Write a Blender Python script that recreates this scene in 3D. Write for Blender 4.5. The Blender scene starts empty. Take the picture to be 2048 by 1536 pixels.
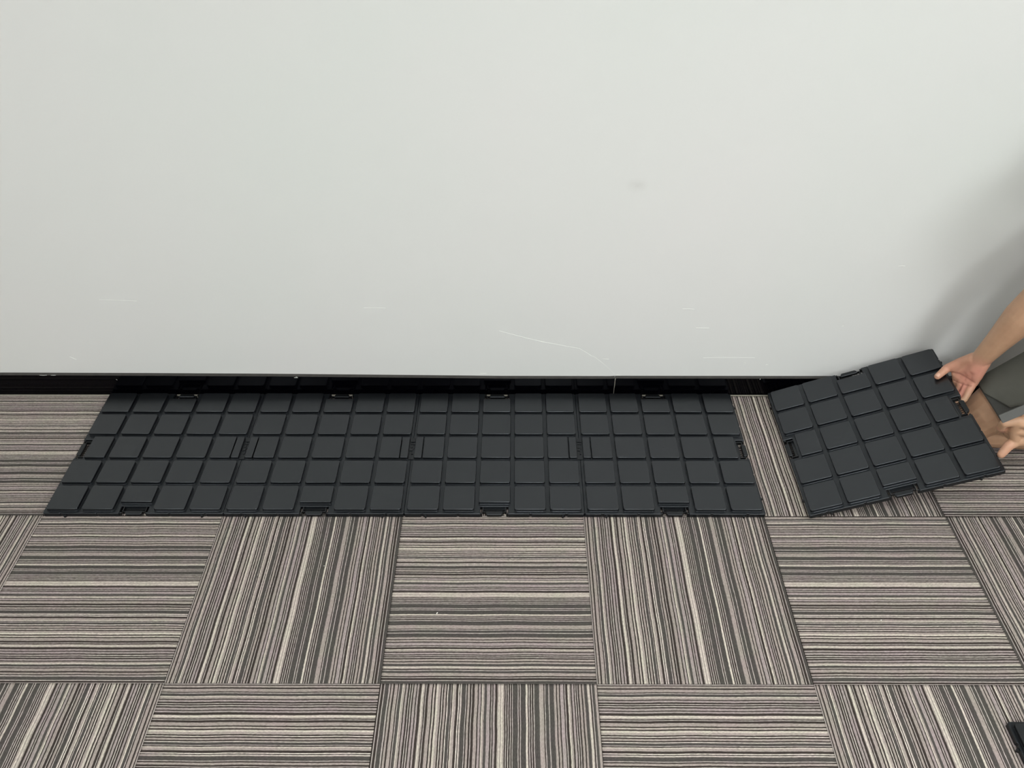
import bpy, math, random
import numpy as np
from mathutils import Matrix, Vector

S = bpy.context.scene
COL = S.collection

# ------------------------------------------------------------------ camera
cam_d = bpy.data.cameras.new('camera')
cam = bpy.data.objects.new('camera', cam_d)
COL.objects.link(cam)
cam_d.sensor_fit = 'HORIZONTAL'
cam_d.sensor_width = 36.0
cam_d.lens = 1636.16 / 2048 * 36.0
cam_d.clip_start = 0.05
R_ = [[0.9999929, -0.0006078, 0.0037292],
      [0.0032205, 0.6532526, -0.7571332],
      [-0.0019759, 0.7571398, 0.6532499]]
cam.matrix_world = Matrix([R_[0] + [-0.18903], R_[1] + [-1.47731], R_[2] + [1.75638], [0, 0, 0, 1]])
S.camera = cam

# ------------------------------------------------------------------ world, exposure
W = bpy.data.worlds.new('world')
S.world = W
W.use_nodes = True
W.node_tree.nodes['Background'].inputs[0].default_value = (0.75, 0.8, 0.85, 1)
W.node_tree.nodes['Background'].inputs[1].default_value = 0.15
S.view_settings.view_transform = 'Standard'
S.view_settings.look = 'None'
S.view_settings.gamma = 1.0
S.view_settings.use_curve_mapping = False
S.view_settings.exposure = 0.0

LIGHT_POWER = 22.2
# ceiling lights: x, y, power factor
LIGHT_POS = [(-2.2, -1.35, 0.6), (0.0, -1.35, 0.85), (2.05, -1.35, 1.45), (-2.2, -2.9, 0.9), (0.0, -2.9, 1.45), (2.05, -2.9, 1.55)]
CEIL = 2.75
RX0, RX1, RY0, RY1 = -3.5, 3.5, -3.5, 0.5155

# ------------------------------------------------------------------ helpers
def srgb(r, g, b):
    def f(c):
        c /= 255.0
        return c / 12.92 if c <= 0.04045 else ((c + 0.055) / 1.055) ** 2.4
    return (f(r), f(g), f(b), 1.0)

def new_mesh(name, V, F, smooth=False):
    me = bpy.data.meshes.new(name)
    me.from_pydata([tuple(v) for v in V], [], [tuple(f) for f in F])
    me.validate()
    me.update()
    if smooth:
        me.polygons.foreach_set('use_smooth', [True] * len(me.polygons))
    return me

def obj(name, me, mat=None, parent=None, loc=None, rot=None):
    o = bpy.data.objects.new(name, me)
    COL.objects.link(o)
    if mat is not None and me is not None and not me.materials:
        me.materials.append(mat)
    if parent is not None:
        o.parent = parent
    if loc is not None:
        o.location = loc
    if rot is not None:
        o.rotation_euler = rot
    return o

def thing(name, label, cat, loc=(0, 0, 0), group=None):
    o = bpy.data.objects.new(name, None)
    COL.objects.link(o)
    o.empty_display_size = 0.1
    o.location = loc
    o['label'] = label
    o['category'] = cat
    if group:
        o['group'] = group
    return o

class MB:
    def __init__(s):
        s.V = []
        s.F = []
    def box(s, x0, x1, y0, y1, z0, z1):
        n = len(s.V)
        s.V += [(x0, y0, z0), (x1, y0, z0), (x1, y1, z0), (x0, y1, z0),
                (x0, y0, z1), (x1, y0, z1), (x1, y1, z1), (x0, y1, z1)]
        for f in [(0, 3, 2, 1), (4, 5, 6, 7), (0, 1, 5, 4), (1, 2, 6, 5), (2, 3, 7, 6), (3, 0, 4, 7)]:
            s.F.append([i + n for i in f])
        return s
    def rings(s, outline, levels):
        """outline: CCW 2d points; levels: list of (z, inset). closed solid."""
        P = np.array(outline, float)
        a = np.roll(P, 1, 0); b = np.roll(P, -1, 0)
        d1 = P - a; d2 = b - P
        d1 /= np.linalg.norm(d1, axis=1)[:, None]; d2 /= np.linalg.norm(d2, axis=1)[:, None]
        n1 = np.stack([-d1[:, 1], d1[:, 0]], 1); n2 = np.stack([-d2[:, 1], d2[:, 0]], 1)
        m = n1 + n2
        m /= (1 + (n1 * n2).sum(1))[:, None]
        k = len(P); n0 = len(s.V)
        for z, ins in levels:
            Q = P + m * ins
            s.V += [(q[0], q[1], z) for q in Q]
        for l in range(len(levels) - 1):
            for i in range(k):
                j = (i + 1) % k
                s.F.append([n0 + l * k + i, n0 + l * k + j, n0 + (l + 1) * k + j, n0 + (l + 1) * k + i])
        s.F.append([n0 + i for i in range(k)][::-1])
        s.F.append([n0 + (len(levels) - 1) * k + i for i in range(k)])
        return s
    def mesh(s, name, smooth=False):
        return new_mesh(name, s.V, s.F, smooth)

def rrect(x0, y0, x1, y1, r, seg=4):
    if not isinstance(r, (list, tuple)):
        r = [r] * 4
    pts = []
    for (cx, cy, a0), rr in zip([(x0, y0, 180), (x1, y0, 270), (x1, y1, 0), (x0, y1, 90)], r):
        ccx = cx + rr if cx == x0 else cx - rr
        ccy = cy + rr if cy == y0 else cy - rr
        for i in range(seg + 1):
            t = math.radians(a0 + 90 * i / seg)
            pts.append((ccx + rr * math.cos(t), ccy + rr * math.sin(t)))
    return pts

# ------------------------------------------------------------------ materials
def mat_new(name):
    m = bpy.data.materials.new(name)
    m.use_nodes = True
    nt = m.node_tree
    return m, nt, nt.nodes['Principled BSDF']

def nd(nt, t, **kw):
    n = nt.nodes.new(t)
    for k, v in kw.items():
        setattr(n, k, v)
    return n

def simple(name, col, rough=0.5, spec=0.5, var=0.0, scale=30.0, bump=0.0, bscale=200.0, rvar=0.0):
    m, nt, b = mat_new(name)
    b.inputs['Base Color'].default_value = col
    b.inputs['Roughness'].default_value = rough
    b.inputs['Specular IOR Level'].default_value = spec
    tc = nd(nt, 'ShaderNodeTexCoord')
    if var > 0:
        nz = nd(nt, 'ShaderNodeTexNoise'); nz.inputs['Scale'].default_value = scale; nz.inputs['Detail'].default_value = 5
        nt.links.new(tc.outputs['Object'], nz.inputs['Vector'])
        mx = nd(nt, 'ShaderNodeMix', data_type='RGBA')
        mx.inputs[6].default_value = tuple(c * (1 - var) for c in col[:3]) + (1,)
        mx.inputs[7].default_value = tuple(min(1, c * (1 + var)) for c in col[:3]) + (1,)
        nt.links.new(nz.outputs['Fac'], mx.inputs[0])
        nt.links.new(mx.outputs[2], b.inputs['Base Color'])
    if rvar > 0:
        nz = nd(nt, 'ShaderNodeTexNoise'); nz.inputs['Scale'].default_value = 14; nz.inputs['Detail'].default_value = 4
        nt.links.new(tc.outputs['Object'], nz.inputs['Vector'])
        mr = nd(nt, 'ShaderNodeMapRange')
        mr.inputs[3].default_value = rough - rvar; mr.inputs[4].default_value = rough + rvar
        nt.links.new(nz.outputs['Fac'], mr.inputs[0])
        nt.links.new(mr.outputs[0], b.inputs['Roughness'])
    if bump > 0:
        nz = nd(nt, 'ShaderNodeTexNoise'); nz.inputs['Scale'].default_value = bscale; nz.inputs['Detail'].default_value = 3
        nt.links.new(tc.outputs['Object'], nz.inputs['Vector'])
        bp = nd(nt, 'ShaderNodeBump'); bp.inputs['Strength'].default_value = bump; bp.inputs['Distance'].default_value = 0.001
        nt.links.new(nz.outputs['Fac'], bp.inputs['Height'])
        nt.links.new(bp.outputs[0], b.inputs['Normal'])
    return m

M_pad = simple('black_plastic_pad', srgb(8, 10, 12), 0.31, 0.78, var=0.12, scale=9, rvar=0.03)
M_tray = simple('black_plastic_tray', srgb(6, 9, 12), 0.36, 0.62, var=0.08, scale=20, bump=0.1, bscale=700)
M_clip = simple('black_plastic_clip', srgb(8, 9, 10), 0.34, 0.5)
for _m in (M_pad, M_tray, M_clip):
    _m.node_tree.nodes['Principled BSDF'].inputs['Specular Tint'].default_value = (0.93, 0.985, 1.06, 1)
M_base = simple('gloss_black_skirting', srgb(2, 2, 4), 0.10, 0.17, rvar=0.03)
M_ledge = simple('dusty_skirting_top', srgb(62, 60, 57), 0.7, 0.3, var=0.35, scale=60)
M_ceil = simple('ceiling_paint', srgb(226, 227, 224), 0.9, 0.2, var=0.02)
M_side = simple('side_wall_paint', srgb(214, 214, 208), 0.8, 0.3, var=0.02)
M_slab = simple('carpet_backing', srgb(48, 46, 44), 0.95, 0.1)
M_caulk = simple('pale_filler', srgb(150, 146, 134), 0.8, 0.2, var=0.2, scale=80)
M_plaster = simple('white_plaster_edge', srgb(228, 230, 224), 0.55, 0.4)
M_frame = simple('white_lamp_frame', srgb(230, 230, 230), 0.4, 0.4)
M_crumb = simple('white_lint', srgb(240, 238, 230), 0.9, 0.1)
M_bar = simple('grey_rubber_bar', srgb(80, 80, 78), 0.6, 0.3, var=0.08, scale=40)
M_shirt = simple('dark_shirt_cloth', srgb(60, 60, 58), 0.95, 0.1, var=0.08, scale=60, bump=0.4, bscale=500)
M_short = simple('charcoal_shorts_cloth', srgb(72, 72, 69), 0.95, 0.1, var=0.10, scale=35, bump=0.4, bscale=700)
M_flap = simple('grey_shorts_flap_cloth', srgb(84, 84, 78), 0.95, 0.1, var=0.08, scale=35, bump=0.4, bscale=700)
M_hair = simple('black_hair', srgb(20, 18, 17), 0.6, 0.4)
M_nail = simple('finger_nail', srgb(206, 164, 142), 0.4, 0.5)
M_eye = simple('eye_white', srgb(225, 222, 215), 0.2, 0.5)

# lamp diffuser
M_lamp, nt, b = mat_new('lamp_diffuser')
b.inputs['Base Color'].default_value = (0.9, 0.9, 0.9, 1)
b.inputs['Emission Color'].default_value = (0.97, 1.0, 1.0, 1)
b.inputs['Emission Strength'].default_value = 6.0

# wall paint with faint smudges and roller texture
M_wall, nt, b = mat_new('painted_plaster_wall')
b.inputs['Roughness'].default_value = 0.62
b.inputs['Specular IOR Level'].default_value = 0.35
tc = nd(nt, 'ShaderNodeTexCoord')
n1 = nd(nt, 'ShaderNodeTexNoise'); n1.inputs['Scale'].default_value = 1.1; n1.inputs['Detail'].default_value = 3
nt.links.new(tc.outputs['Object'], n1.inputs['Vector'])
mx = nd(nt, 'ShaderNodeMix', data_type='RGBA')
mx.inputs[6].default_value = srgb(211, 216, 212)
mx.inputs[7].default_value = srgb(219, 216, 216)
nt.links.new(n1.outputs['Fac'], mx.inputs[0])
# one real smudge (a faint grey dab right of the middle)
mp = nd(nt, 'ShaderNodeMapping')
mp.inputs['Location'].default_value = (-0.135 * 30, 0, -0.735 * 42)
mp.inputs['Scale'].default_value = (30, 1, 42)
nt.links.new(tc.outputs['Object'], mp.inputs['Vector'])
gr = nd(nt, 'ShaderNodeTexGradient', gradient_type='SPHERICAL')
sep = nd(nt, 'ShaderNodeSeparateXYZ'); cmb = nd(nt, 'ShaderNodeCombineXYZ')
nt.links.new(mp.outputs[0], sep.inputs[0])
nt.links.new(sep.outputs[0], cmb.inputs[0]); nt.links.new(sep.outputs[2], cmb.inputs[2])
nt.links.new(cmb.outputs[0], gr.inputs[0])
n2 = nd(nt, 'ShaderNodeTexNoise'); n2.inputs['Scale'].default_value = 45
nt.links.new(tc.outputs['Object'], n2.inputs['Vector'])
ml = nd(nt, 'ShaderNodeMath', operation='MULTIPLY'); ml.use_clamp = True
nt.links.new(gr.outputs['Fac'], ml.inputs[0]); nt.links.new(n2.outputs['Fac'], ml.inputs[1])
ml2 = nd(nt, 'ShaderNodeMath', operation='MULTIPLY'); ml2.inputs[1].default_value = 0.4
nt.links.new(ml.outputs[0], ml2.inputs[0])
mx2 = nd(nt, 'ShaderNodeMix', data_type='RGBA')
nt.links.new(ml2.outputs[0], mx2.inputs[0]); nt.links.new(mx.outputs[2], mx2.inputs[6])
mx2.inputs[7].default_value = srgb(165, 163, 158)
nt.links.new(mx2.outputs[2], b.inputs['Base Color'])
n3 = nd(nt, 'ShaderNodeTexNoise'); n3.inputs['Scale'].default_value = 260; n3.inputs['Detail'].default_value = 4
mp3 = nd(nt, 'ShaderNodeMapping'); mp3.inputs['Scale'].default_value = (0.5, 1, 1)
nt.links.new(tc.outputs['Object'], mp3.inputs['Vector']); nt.links.new(mp3.outputs[0], n3.inputs['Vector'])
n4 = nd(nt, 'ShaderNodeTexNoise'); n4.inputs['Scale'].default_value = 9; n4.inputs['Detail'].default_value = 5
nt.links.new(tc.outputs['Object'], n4.inputs['Vector'])
ad = nd(nt, 'ShaderNodeMath', operation='ADD')
mu = nd(nt, 'ShaderNodeMath', operation='MULTIPLY'); mu.inputs[1].default_value = 0.2
nt.links.new(n3.outputs['Fac'], mu.inputs[0])
nt.links.new(mu.outputs[0], ad.inputs[0]); nt.links.new(n4.outputs['Fac'], ad.inputs[1])
bp = nd(nt, 'ShaderNodeBump'); bp.inputs['Strength'].default_value = 0.25; bp.inputs['Distance'].default_value = 0.002
nt.links.new(ad.outputs[0], bp.inputs['Height']); nt.links.new(bp.outputs[0], b.inputs['Normal'])

# carpet yarn: colour per row comes from the mesh, noise gives the yarn mottling
M_carpet, nt, b = mat_new('loop_carpet_yarn')
b.inputs['Roughness'].default_value = 0.95
b.inputs['Specular IOR Level'].default_value = 0.1
at = nd(nt, 'ShaderNodeAttribute'); at.attribute_name = 'yarn'
tc = nd(nt, 'ShaderNodeTexCoord')
mp = nd(nt, 'ShaderNodeMapping'); mp.inputs['Scale'].default_value = (170, 640, 170)
nt.links.new(tc.outputs['Object'], mp.inputs['Vector'])
nz = nd(nt, 'ShaderNodeTexNoise'); nz.inputs['Scale'].default_value = 1.0; nz.inputs['Detail'].default_value = 2
nt.links.new(mp.outputs[0], nz.inputs['Vector'])
mr = nd(nt, 'ShaderNodeMapRange')
mr.inputs[1].default_value = 0.3; mr.inputs[2].default_value = 0.7
mr.inputs[3].default_value = 0.78; mr.inputs[4].default_value = 1.22
nt.links.new(nz.outputs['Fac'], mr.inputs[0])
nb = nd(nt, 'ShaderNodeTexNoise'); nb.inputs['Scale'].default_value = 14; nb.inputs['Detail'].default_value = 2
nt.links.new(tc.outputs['Object'], nb.inputs['Vector'])
tint = nd(nt, 'ShaderNodeMix', data_type='RGBA')
tint.inputs[6].default_value = (1.02, 0.985, 1.01, 1); tint.inputs[7].default_value = (0.98, 1.01, 0.97, 1)
mrt = nd(nt, 'ShaderNodeMapRange'); mrt.inputs[1].default_value = 0.35; mrt.inputs[2].default_value = 0.65
nt.links.new(nb.outputs['Fac'], mrt.inputs[0]); nt.links.new(mrt.outputs[0], tint.inputs[0])
vm = nd(nt, 'ShaderNodeVectorMath', operation='SCALE')
nt.links.new(at.outputs['Color'], vm.inputs[0]); nt.links.new(mr.outputs[0], vm.inputs['Scale'])
vm2 = nd(nt, 'ShaderNodeVectorMath', operation='MULTIPLY')
nt.links.new(vm.outputs[0], vm2.inputs[0]); nt.links.new(tint.outputs[2], vm2.inputs[1])
nt.links.new(vm2.outputs[0], b.inputs['Base Color'])
bp = nd(nt, 'ShaderNodeBump'); bp.inputs['Strength'].default_value = 0.5; bp.inputs['Distance'].default_value = 0.0008
nt.links.new(nz.outputs['Fac'], bp.inputs['Height']); nt.links.new(bp.outputs[0], b.inputs['Normal'])

# skin: palms, knuckles and soles are pinker ('flush' attribute), creases darker ('crease')
M_skin, nt, b = mat_new('skin')
b.inputs['Roughness'].default_value = 0.5
b.inputs['Specular IOR Level'].default_value = 0.4
b.inputs['Subsurface Weight'].default_value = 0.12
b.inputs['Subsurface Radius'].default_value = (0.01, 0.004, 0.002)
b.inputs['Subsurface Scale'].default_value = 0.5
a1 = nd(nt, 'ShaderNodeAttribute'); a1.attribute_name = 'flush'
a2 = nd(nt, 'ShaderNodeAttribute'); a2.attribute_name = 'crease'
tc = nd(nt, 'ShaderNodeTexCoord')
nz = nd(nt, 'ShaderNodeTexNoise'); nz.inputs['Scale'].default_value = 38; nz.inputs['Detail'].default_value = 4
nt.links.new(tc.outputs['Object'], nz.inputs['Vector'])
m0 = nd(nt, 'ShaderNodeMix', data_type='RGBA')
m0.inputs[6].default_value = srgb(168, 132, 106); m0.inputs[7].default_value = srgb(191, 153, 124)
nt.links.new(nz.outputs['Fac'], m0.inputs[0])
m1 = nd(nt, 'ShaderNodeMix', data_type='RGBA'); m1.inputs[7].default_value = srgb(204, 138, 122)
nt.links.new(a1.outputs['Fac'], m1.inputs[0]); nt.links.new(m0.outputs[2], m1.inputs[6])
m2 = nd(nt, 'ShaderNodeMix', data_type='RGBA'); m2.inputs[7].default_value = srgb(120, 62, 50)
nt.links.new(a2.outputs['Fac'], m2.inputs[0]); nt.links.new(m1.outputs[2], m2.inputs[6])
nt.links.new(m2.outputs[2], b.inputs['Base Color'])
bp = nd(nt, 'ShaderNodeBump'); bp.inputs['Strength'].default_value = 0.2; bp.inputs['Distance'].default_value = 0.001
nz2 = nd(nt, 'ShaderNodeTexNoise'); nz2.inputs['Scale'].default_value = 350
nt.links.new(tc.outputs['Object'], nz2.inputs['Vector'])
nt.links.new(nz2.outputs['Fac'], bp.inputs['Height']); nt.links.new(bp.outputs[0], b.inputs['Normal'])

# ------------------------------------------------------------------ room shell
def slab(name, x0, x1, y0, y1, z0, z1, mat, kind='structure'):
    o = obj(name, MB().box(x0, x1, y0, y1, z0, z1).mesh(name), mat)
    if kind:
        o['kind'] = kind
    return o

floor = slab('floor', RX0, RX1, RY0, RY1, -0.08, -0.006, M_slab)
wall_back = slab('wall_back', RX0 - 0.1, RX1 + 0.1, RY1, RY1 + 0.12, -0.08, CEIL, M_wall)
slab('wall_front', RX0 - 0.1, RX1 + 0.1, RY0 - 0.1, RY0, -0.08, CEIL, M_side)
slab('wall_left', RX0 - 0.1, RX0, RY0, RY1, -0.08, CEIL, M_side)
slab('wall_right', RX1, RX1 + 0.1, RY0, RY1, -0.08, CEIL, M_side)
slab('ceiling', RX0 - 0.1, RX1 + 0.1, RY0 - 0.1, RY1 + 0.12, CEIL, CEIL + 0.1, M_ceil)

# skirting in two lengths that meet in a seam
SEAM = 0.1290
HX = [-3.6, -1.82, -1.35, -0.97, -0.38, -0.24, 0.12, 0.1291, 0.71, 1.3, 3.6]
HZ = [0.0840, 0.0832, 0.0815, 0.0790, 0.0725, 0.0706, 0.0700, 0.0712, 0.0708, 0.0712, 0.0720]
def skirt_h(x):
    return float(np.interp(x, HX, HZ))
for i, (x0, x1) in enumerate([(RX0, SEAM - 0.0008), (SEAM + 0.0008, RX1)]):
    n = 260
    yf, yb = 0.5042, RY1 + 0.0005
    V = []; F = []
    for k in range(n + 1):
        x = x0 + (x1 - x0) * k / n
        h = skirt_h(x)
        V += [(x, yf, 0.0015), (x, yf, h), (x, yb, h), (x, yb, 0.0015)]
    for k in range(n):
        a = 4 * k
        for q in range(4):
            F.append((a + q, a + 4 + q, a + 4 + (q + 1) % 4, a + (q + 1) % 4))
    F += [(0, 1, 2, 3), (4 * n + 3, 4 * n + 2, 4 * n + 1, 4 * n)]
    bb = obj('baseboard_back', new_mesh('baseboard_back', V, F), M_base)
    bb['kind'] = 'structure'
    bb['label'] = ['left length of glossy black skirting under the wall', 'right length of glossy black skirting under the wall'][i]
    V = []; F = []
    rnd = random.Random(5 + i)
    for k in range(n + 1):
        x = x0 + (x1 - x0) * k / n
        h = skirt_h(x)
        j = rnd.uniform(-0.0005, 0.0005)
        V += [(x, 0.5038 + j * 0.4, h - 0.0008), (x, 0.5040 + j * 0.3, h + 0.0005), (x, RY1 + 0.0003, h + 0.0008)]
    for k in range(n):
        a = 3 * k
        F += [(a, a + 3, a + 4, a + 1), (a + 1, a + 4, a + 5, a + 2)]
    obj('top_edge', new_mesh('top_edge', V, F), M_ledge, bb)
# seam filler, slightly leaning
V = []; F = []
for k in range(9):
    z = 0.002 + 0.0705 * k / 8
    x = SEAM + 0.0010 * k / 8 + 0.0003 * math.sin(k * 1.7)
    w = 0.0005 + 0.0006 * (k / 8) ** 2
    V += [(x - w, 0.5040, z), (x, 0.5034, z), (x + w, 0.5040, z)]
for k in range(8):
    a = 3 * k
    F += [(a, a + 1, a + 4, a + 3), (a + 1, a + 2, a + 5, a + 4)]
obj('seam_filler', new_mesh('seam_filler', V, F), M_caulk, wall_back)
# pale strip where the carpet stops short of the skirting
tr = slab('trim_1', RX0, RX1, 0.5006, 0.5041, -0.005, 0.0006, M_caulk)

# wall blemishes: a hairline crack, small nicks
def ribbon(name, pts, w, mat, parent, y=RY1, h=0.0007):
    V = []; F = []
    n = len(pts)
    for i, (x, z) in enumerate(pts):
        a = pts[max(0, i - 1)]; c = pts[min(n - 1, i + 1)]
        dx, dz = c[0] - a[0], c[1] - a[1]
        l = math.hypot(dx, dz); nx, nz_ = -dz / l, dx / l
        ww = w * (0.35 + 0.65 * math.sin(math.pi * (i + 0.5) / n))
        V += [(x - nx * ww, y + 0.0001, z - nz_ * ww), (x, y - h, z), (x + nx * ww, y + 0.0001, z + nz_ * ww)]
    for k in range(n - 1):
        a = 3 * k
        F += [(a, a + 1, a + 4, a + 3), (a + 1, a + 2, a + 5, a + 4)]
    o = obj(name, new_mesh(name, V, F), mat, parent)
    return o

WM = [  # blemish polylines on the wall, metres (x, z)
    ('plaster_crack', [(-0.2375, 0.251), (-0.205, 0.240), (-0.150, 0.222), (-0.100, 0.208), (-0.036, 0.193), (0.010, 0.183), (0.034, 0.166), (0.050, 0.153), (0.060, 0.149), (0.085, 0.126), (0.109, 0.100), (0.128, 0.077)], 0.0006),
    ('scuff_mark', [(-0.150, 0.2225), (-0.105, 0.2085), (-0.06, 0.199)], 0.0006),
    ('scuff_mark', [(-1.585, 0.149), (-1.575, 0.142), (-1.568, 0.137)], 0.0012),
    ('scuff_mark', [(-1.42, 0.366), (-1.37, 0.364), (-1.31, 0.361)], 0.0003),
    ('scuff_mark', [(-0.64, 0.337), (-0.60, 0.337), (-0.575, 0.336)], 0.0004),
    ('scuff_mark', [(0.085, 0.142), (0.095, 0.1405), (0.105, 0.1405)], 0.0008),
    ('scuff_mark', [(0.40, 0.146), (0.47, 0.147), (0.56, 0.146)], 0.0003),
    ('scuff_mark', [(0.131, 0.0745), (0.137, 0.0755), (0.146, 0.0745)], 0.0014),
    ('scuff_mark', [(0.31, 0.333), (0.33, 0.333), (0.345, 0.332)], 0.0006),
    ('scuff_mark', [(0.36, 0.263), (0.38, 0.262), (0.40, 0.262)], 0.0005),
    ('scuff_mark', [(-0.30, 0.0815), (-0.29, 0.0815), (-0.28, 0.0825)], 0.0007),
    ('scuff_mark', [(0.53, 0.121), (0.534, 0.124), (0.532, 0.128)], 0.0012),
    ('scuff_mark', [(-1.76, 0.735), (-1.757, 0.74), (-1.752, 0.742)], 0.0016),
    ('scuff_mark', [(0.80, 0.268), (0.803, 0.27), (0.806, 0.27)], 0.0014),
    ('scuff_mark', [(0.905, 0.482), (0.915, 0.484), (0.925, 0.483)], 0.0012),
    ('scuff_mark', [(0.60, 0.117), (0.603, 0.119), (0.607, 0.118)], 0.0012),
]
for nme, pts, w in WM:
    ribbon(nme, pts, w, M_plaster, wall_back)

for pts, w in [([(-1.700, 0.0825), (-1.688, 0.0822), (-1.676, 0.0826)], 0.0010), ([(-1.664, 0.0824), (-1.655, 0.0822), (-1.648, 0.0826)], 0.0010),
               ([(-0.892, 0.0728), (-0.886, 0.0726), (-0.880, 0.0729)], 0.0007), ([(-0.887, 0.0755), (-0.884, 0.0757), (-0.881, 0.0754)], 0.0006),
               ([(0.5905, 0.0700), (0.5900, 0.0675), (0.5898, 0.0655)], 0.0007), ([(-1.462, 0.0655), (-1.460, 0.0640), (-1.459, 0.0625)], 0.0005)]:
    ribbon('paint_fleck', pts, w, M_plaster, wall_back, y=0.5040, h=0.0004)
# ------------------------------------------------------------------ ceiling lights
for i, (lx, ly, pf) in enumerate(LIGHT_POS):
    row = 'front' if ly > -1.5 else 'rear'
    side = ['left', 'middle', 'right'][i % 3]
    t = thing('ceiling_light', 'square white recessed ceiling light, %s one of the row %s the striped wall area' % (side, 'nearest' if row == 'front' else 'farther from'), 'ceiling light', (lx, ly, CEIL), 'ceiling lights')
    t['label'] = 'square white ceiling panel light, %s of three, row %s the black skirting wall' % (side, 'nearest' if row == 'front' else 'farthest from')
    fr = MB()
    for bx in [(-0.32, 0.32, -0.32, -0.30), (-0.32, 0.32, 0.30, 0.32), (-0.32, -0.30, -0.30, 0.30), (0.30, 0.32, -0.30, 0.30)]:
        fr.box(bx[0], bx[1], bx[2], bx[3], -0.03, -0.0005)
    obj('frame', fr.mesh('frame'), M_frame, t)
    obj('diffuser', MB().box(-0.3, 0.3, -0.3, 0.3, -0.012, -0.001).mesh('diffuser'), M_lamp, t)
    ld = bpy.data.lights.new('panel_lamp', 'AREA')
    ld.shape = 'SQUARE'; ld.size = 0.58; ld.energy = LIGHT_POWER * pf
    ld.color = (0.962, 0.988, 1.0)
    lo = bpy.data.objects.new('panel_lamp', ld); COL.objects.link(lo)
    lo.parent = t; lo.location = (0, 0, -0.02)

# ------------------------------------------------------------------ carpet tiles
# stripe sequence of the carpet, as light bands (start, end, kind) measured across one tile; the rest is dark
c7 = [(40, 65, 'T'), (85, 120, 'L'), (150, 205, 'L'), (225, 240, 'T'), (290, 310, 'C'), (310, 345, 'L'), (365, 400, 'M'),
      (430, 445, 'T'), (470, 490, 'T'), (515, 555, 'M'), (575, 605, 'M'), (650, 665, 'L'), (665, 690, 'C'), (690, 715, 'L'),
      (735, 748, 'T'), (790, 850, 'L'), (875, 890, 'C'), (890, 905, 'L'), (930, 965, 'C'), (965, 1010, 'L'), (1035, 1050, 'W'),
      (1075, 1110, 'L'), (1135, 1150, 'W'), (1200, 1210, 'T'), (1230, 1247, 'C'), (1247, 1295, 'L'), (1337, 1355, 'W'),
      (1372, 1388, 'W'), (1388, 1400, 'L'), (1472, 1486, 'T'), (1508, 1545, 'L'), (1575, 1590, 'T'), (1635, 1690, 'L'),
      (1712, 1750, 'M'), (1767, 1785, 'C'), (1785, 1815, 'L'), (1862, 1920, 'M'), (1944, 1960, 'T'), (1980, 2015, 'M')]
c8 = [(8, 30, 'L'), (30, 52, 'C'), (52, 76, 'L'), (76, 100, 'C'), (100, 130, 'L'), (152, 166, 'T'), (190, 205, 'T'), (230, 244, 'T'),
      (265, 279, 'T'), (366, 383, 'T'), (404, 420, 'T'), (508, 535, 'C'), (535, 547, 'L'), (563, 579, 'T'), (603, 617, 'T'), (644, 660, 'T'),
      (748, 826, 'L'), (843, 859, 'T'), (913, 929, 'T'), (1010, 1050, 'L'), (1070, 1105, 'L'), (1125, 1185, 'M'), (1203, 1219, 'T'),
      (1260, 1282, 'C'), (1282, 1312, 'L'), (1335, 1370, 'M'), (1390, 1405, 'T'), (1427, 1442, 'T'), (1468, 1506, 'L'),
      (1528, 1560, 'L'), (1610, 1622, 'L'), (1622, 1648, 'C'), (1648, 1662, 'L'), (1684, 1700, 'T'), (1745, 1802, 'L'),
      (1828, 1842, 'T'), (1886, 1900, 'T')]
bands = [(1176 + a / 10.04, 1176 + b_ / 10.04, k) for a, b_, k in c7] + [(1380 + a / 9.75, 1380 + b_ / 9.75, k) for a, b_, k in c8]
E0, E1 = 1180.7, 1580.6
ext = [(E0 - 15.4, E0 - 13.6, 'T'), (E0 - 9.4, E0 - 7.6, 'T')]

def intervals(start, end, bl):
    out = []; p = start
    for a, b_, k in bl:
        if b_ <= start or a >= end:
            continue
        a = max(a, start); b_ = min(b_, end)
        if a - p > 0.15:
            out.append((p, a, 'G' if a - p > 4.6 else 'D'))
        out.append((a, b_, k)); p = b_
    if end - p > 0.15:
        out.append((p, end, 'G' if end - p > 4.6 else 'D'))
    L = end - start
    return [((a - start) / L, (b_ - start) / L, k) for a, b_, k in out]

YARN = {'D': srgb(60, 54, 50), 'G': srgb(76, 73, 69), 'L': srgb(157, 148, 140), 'M': srgb(155, 145, 141),
        'C': srgb(196, 189, 175), 'T': srgb(170, 162, 155), 'W': srgb(206, 198, 187)}
for _k, _c in YARN.items():
    YARN[_k] = (_c[0] * 1.0, _c[1] * 0.982, _c[2] * 1.0, 1.0)
TS = 0.4994

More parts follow.
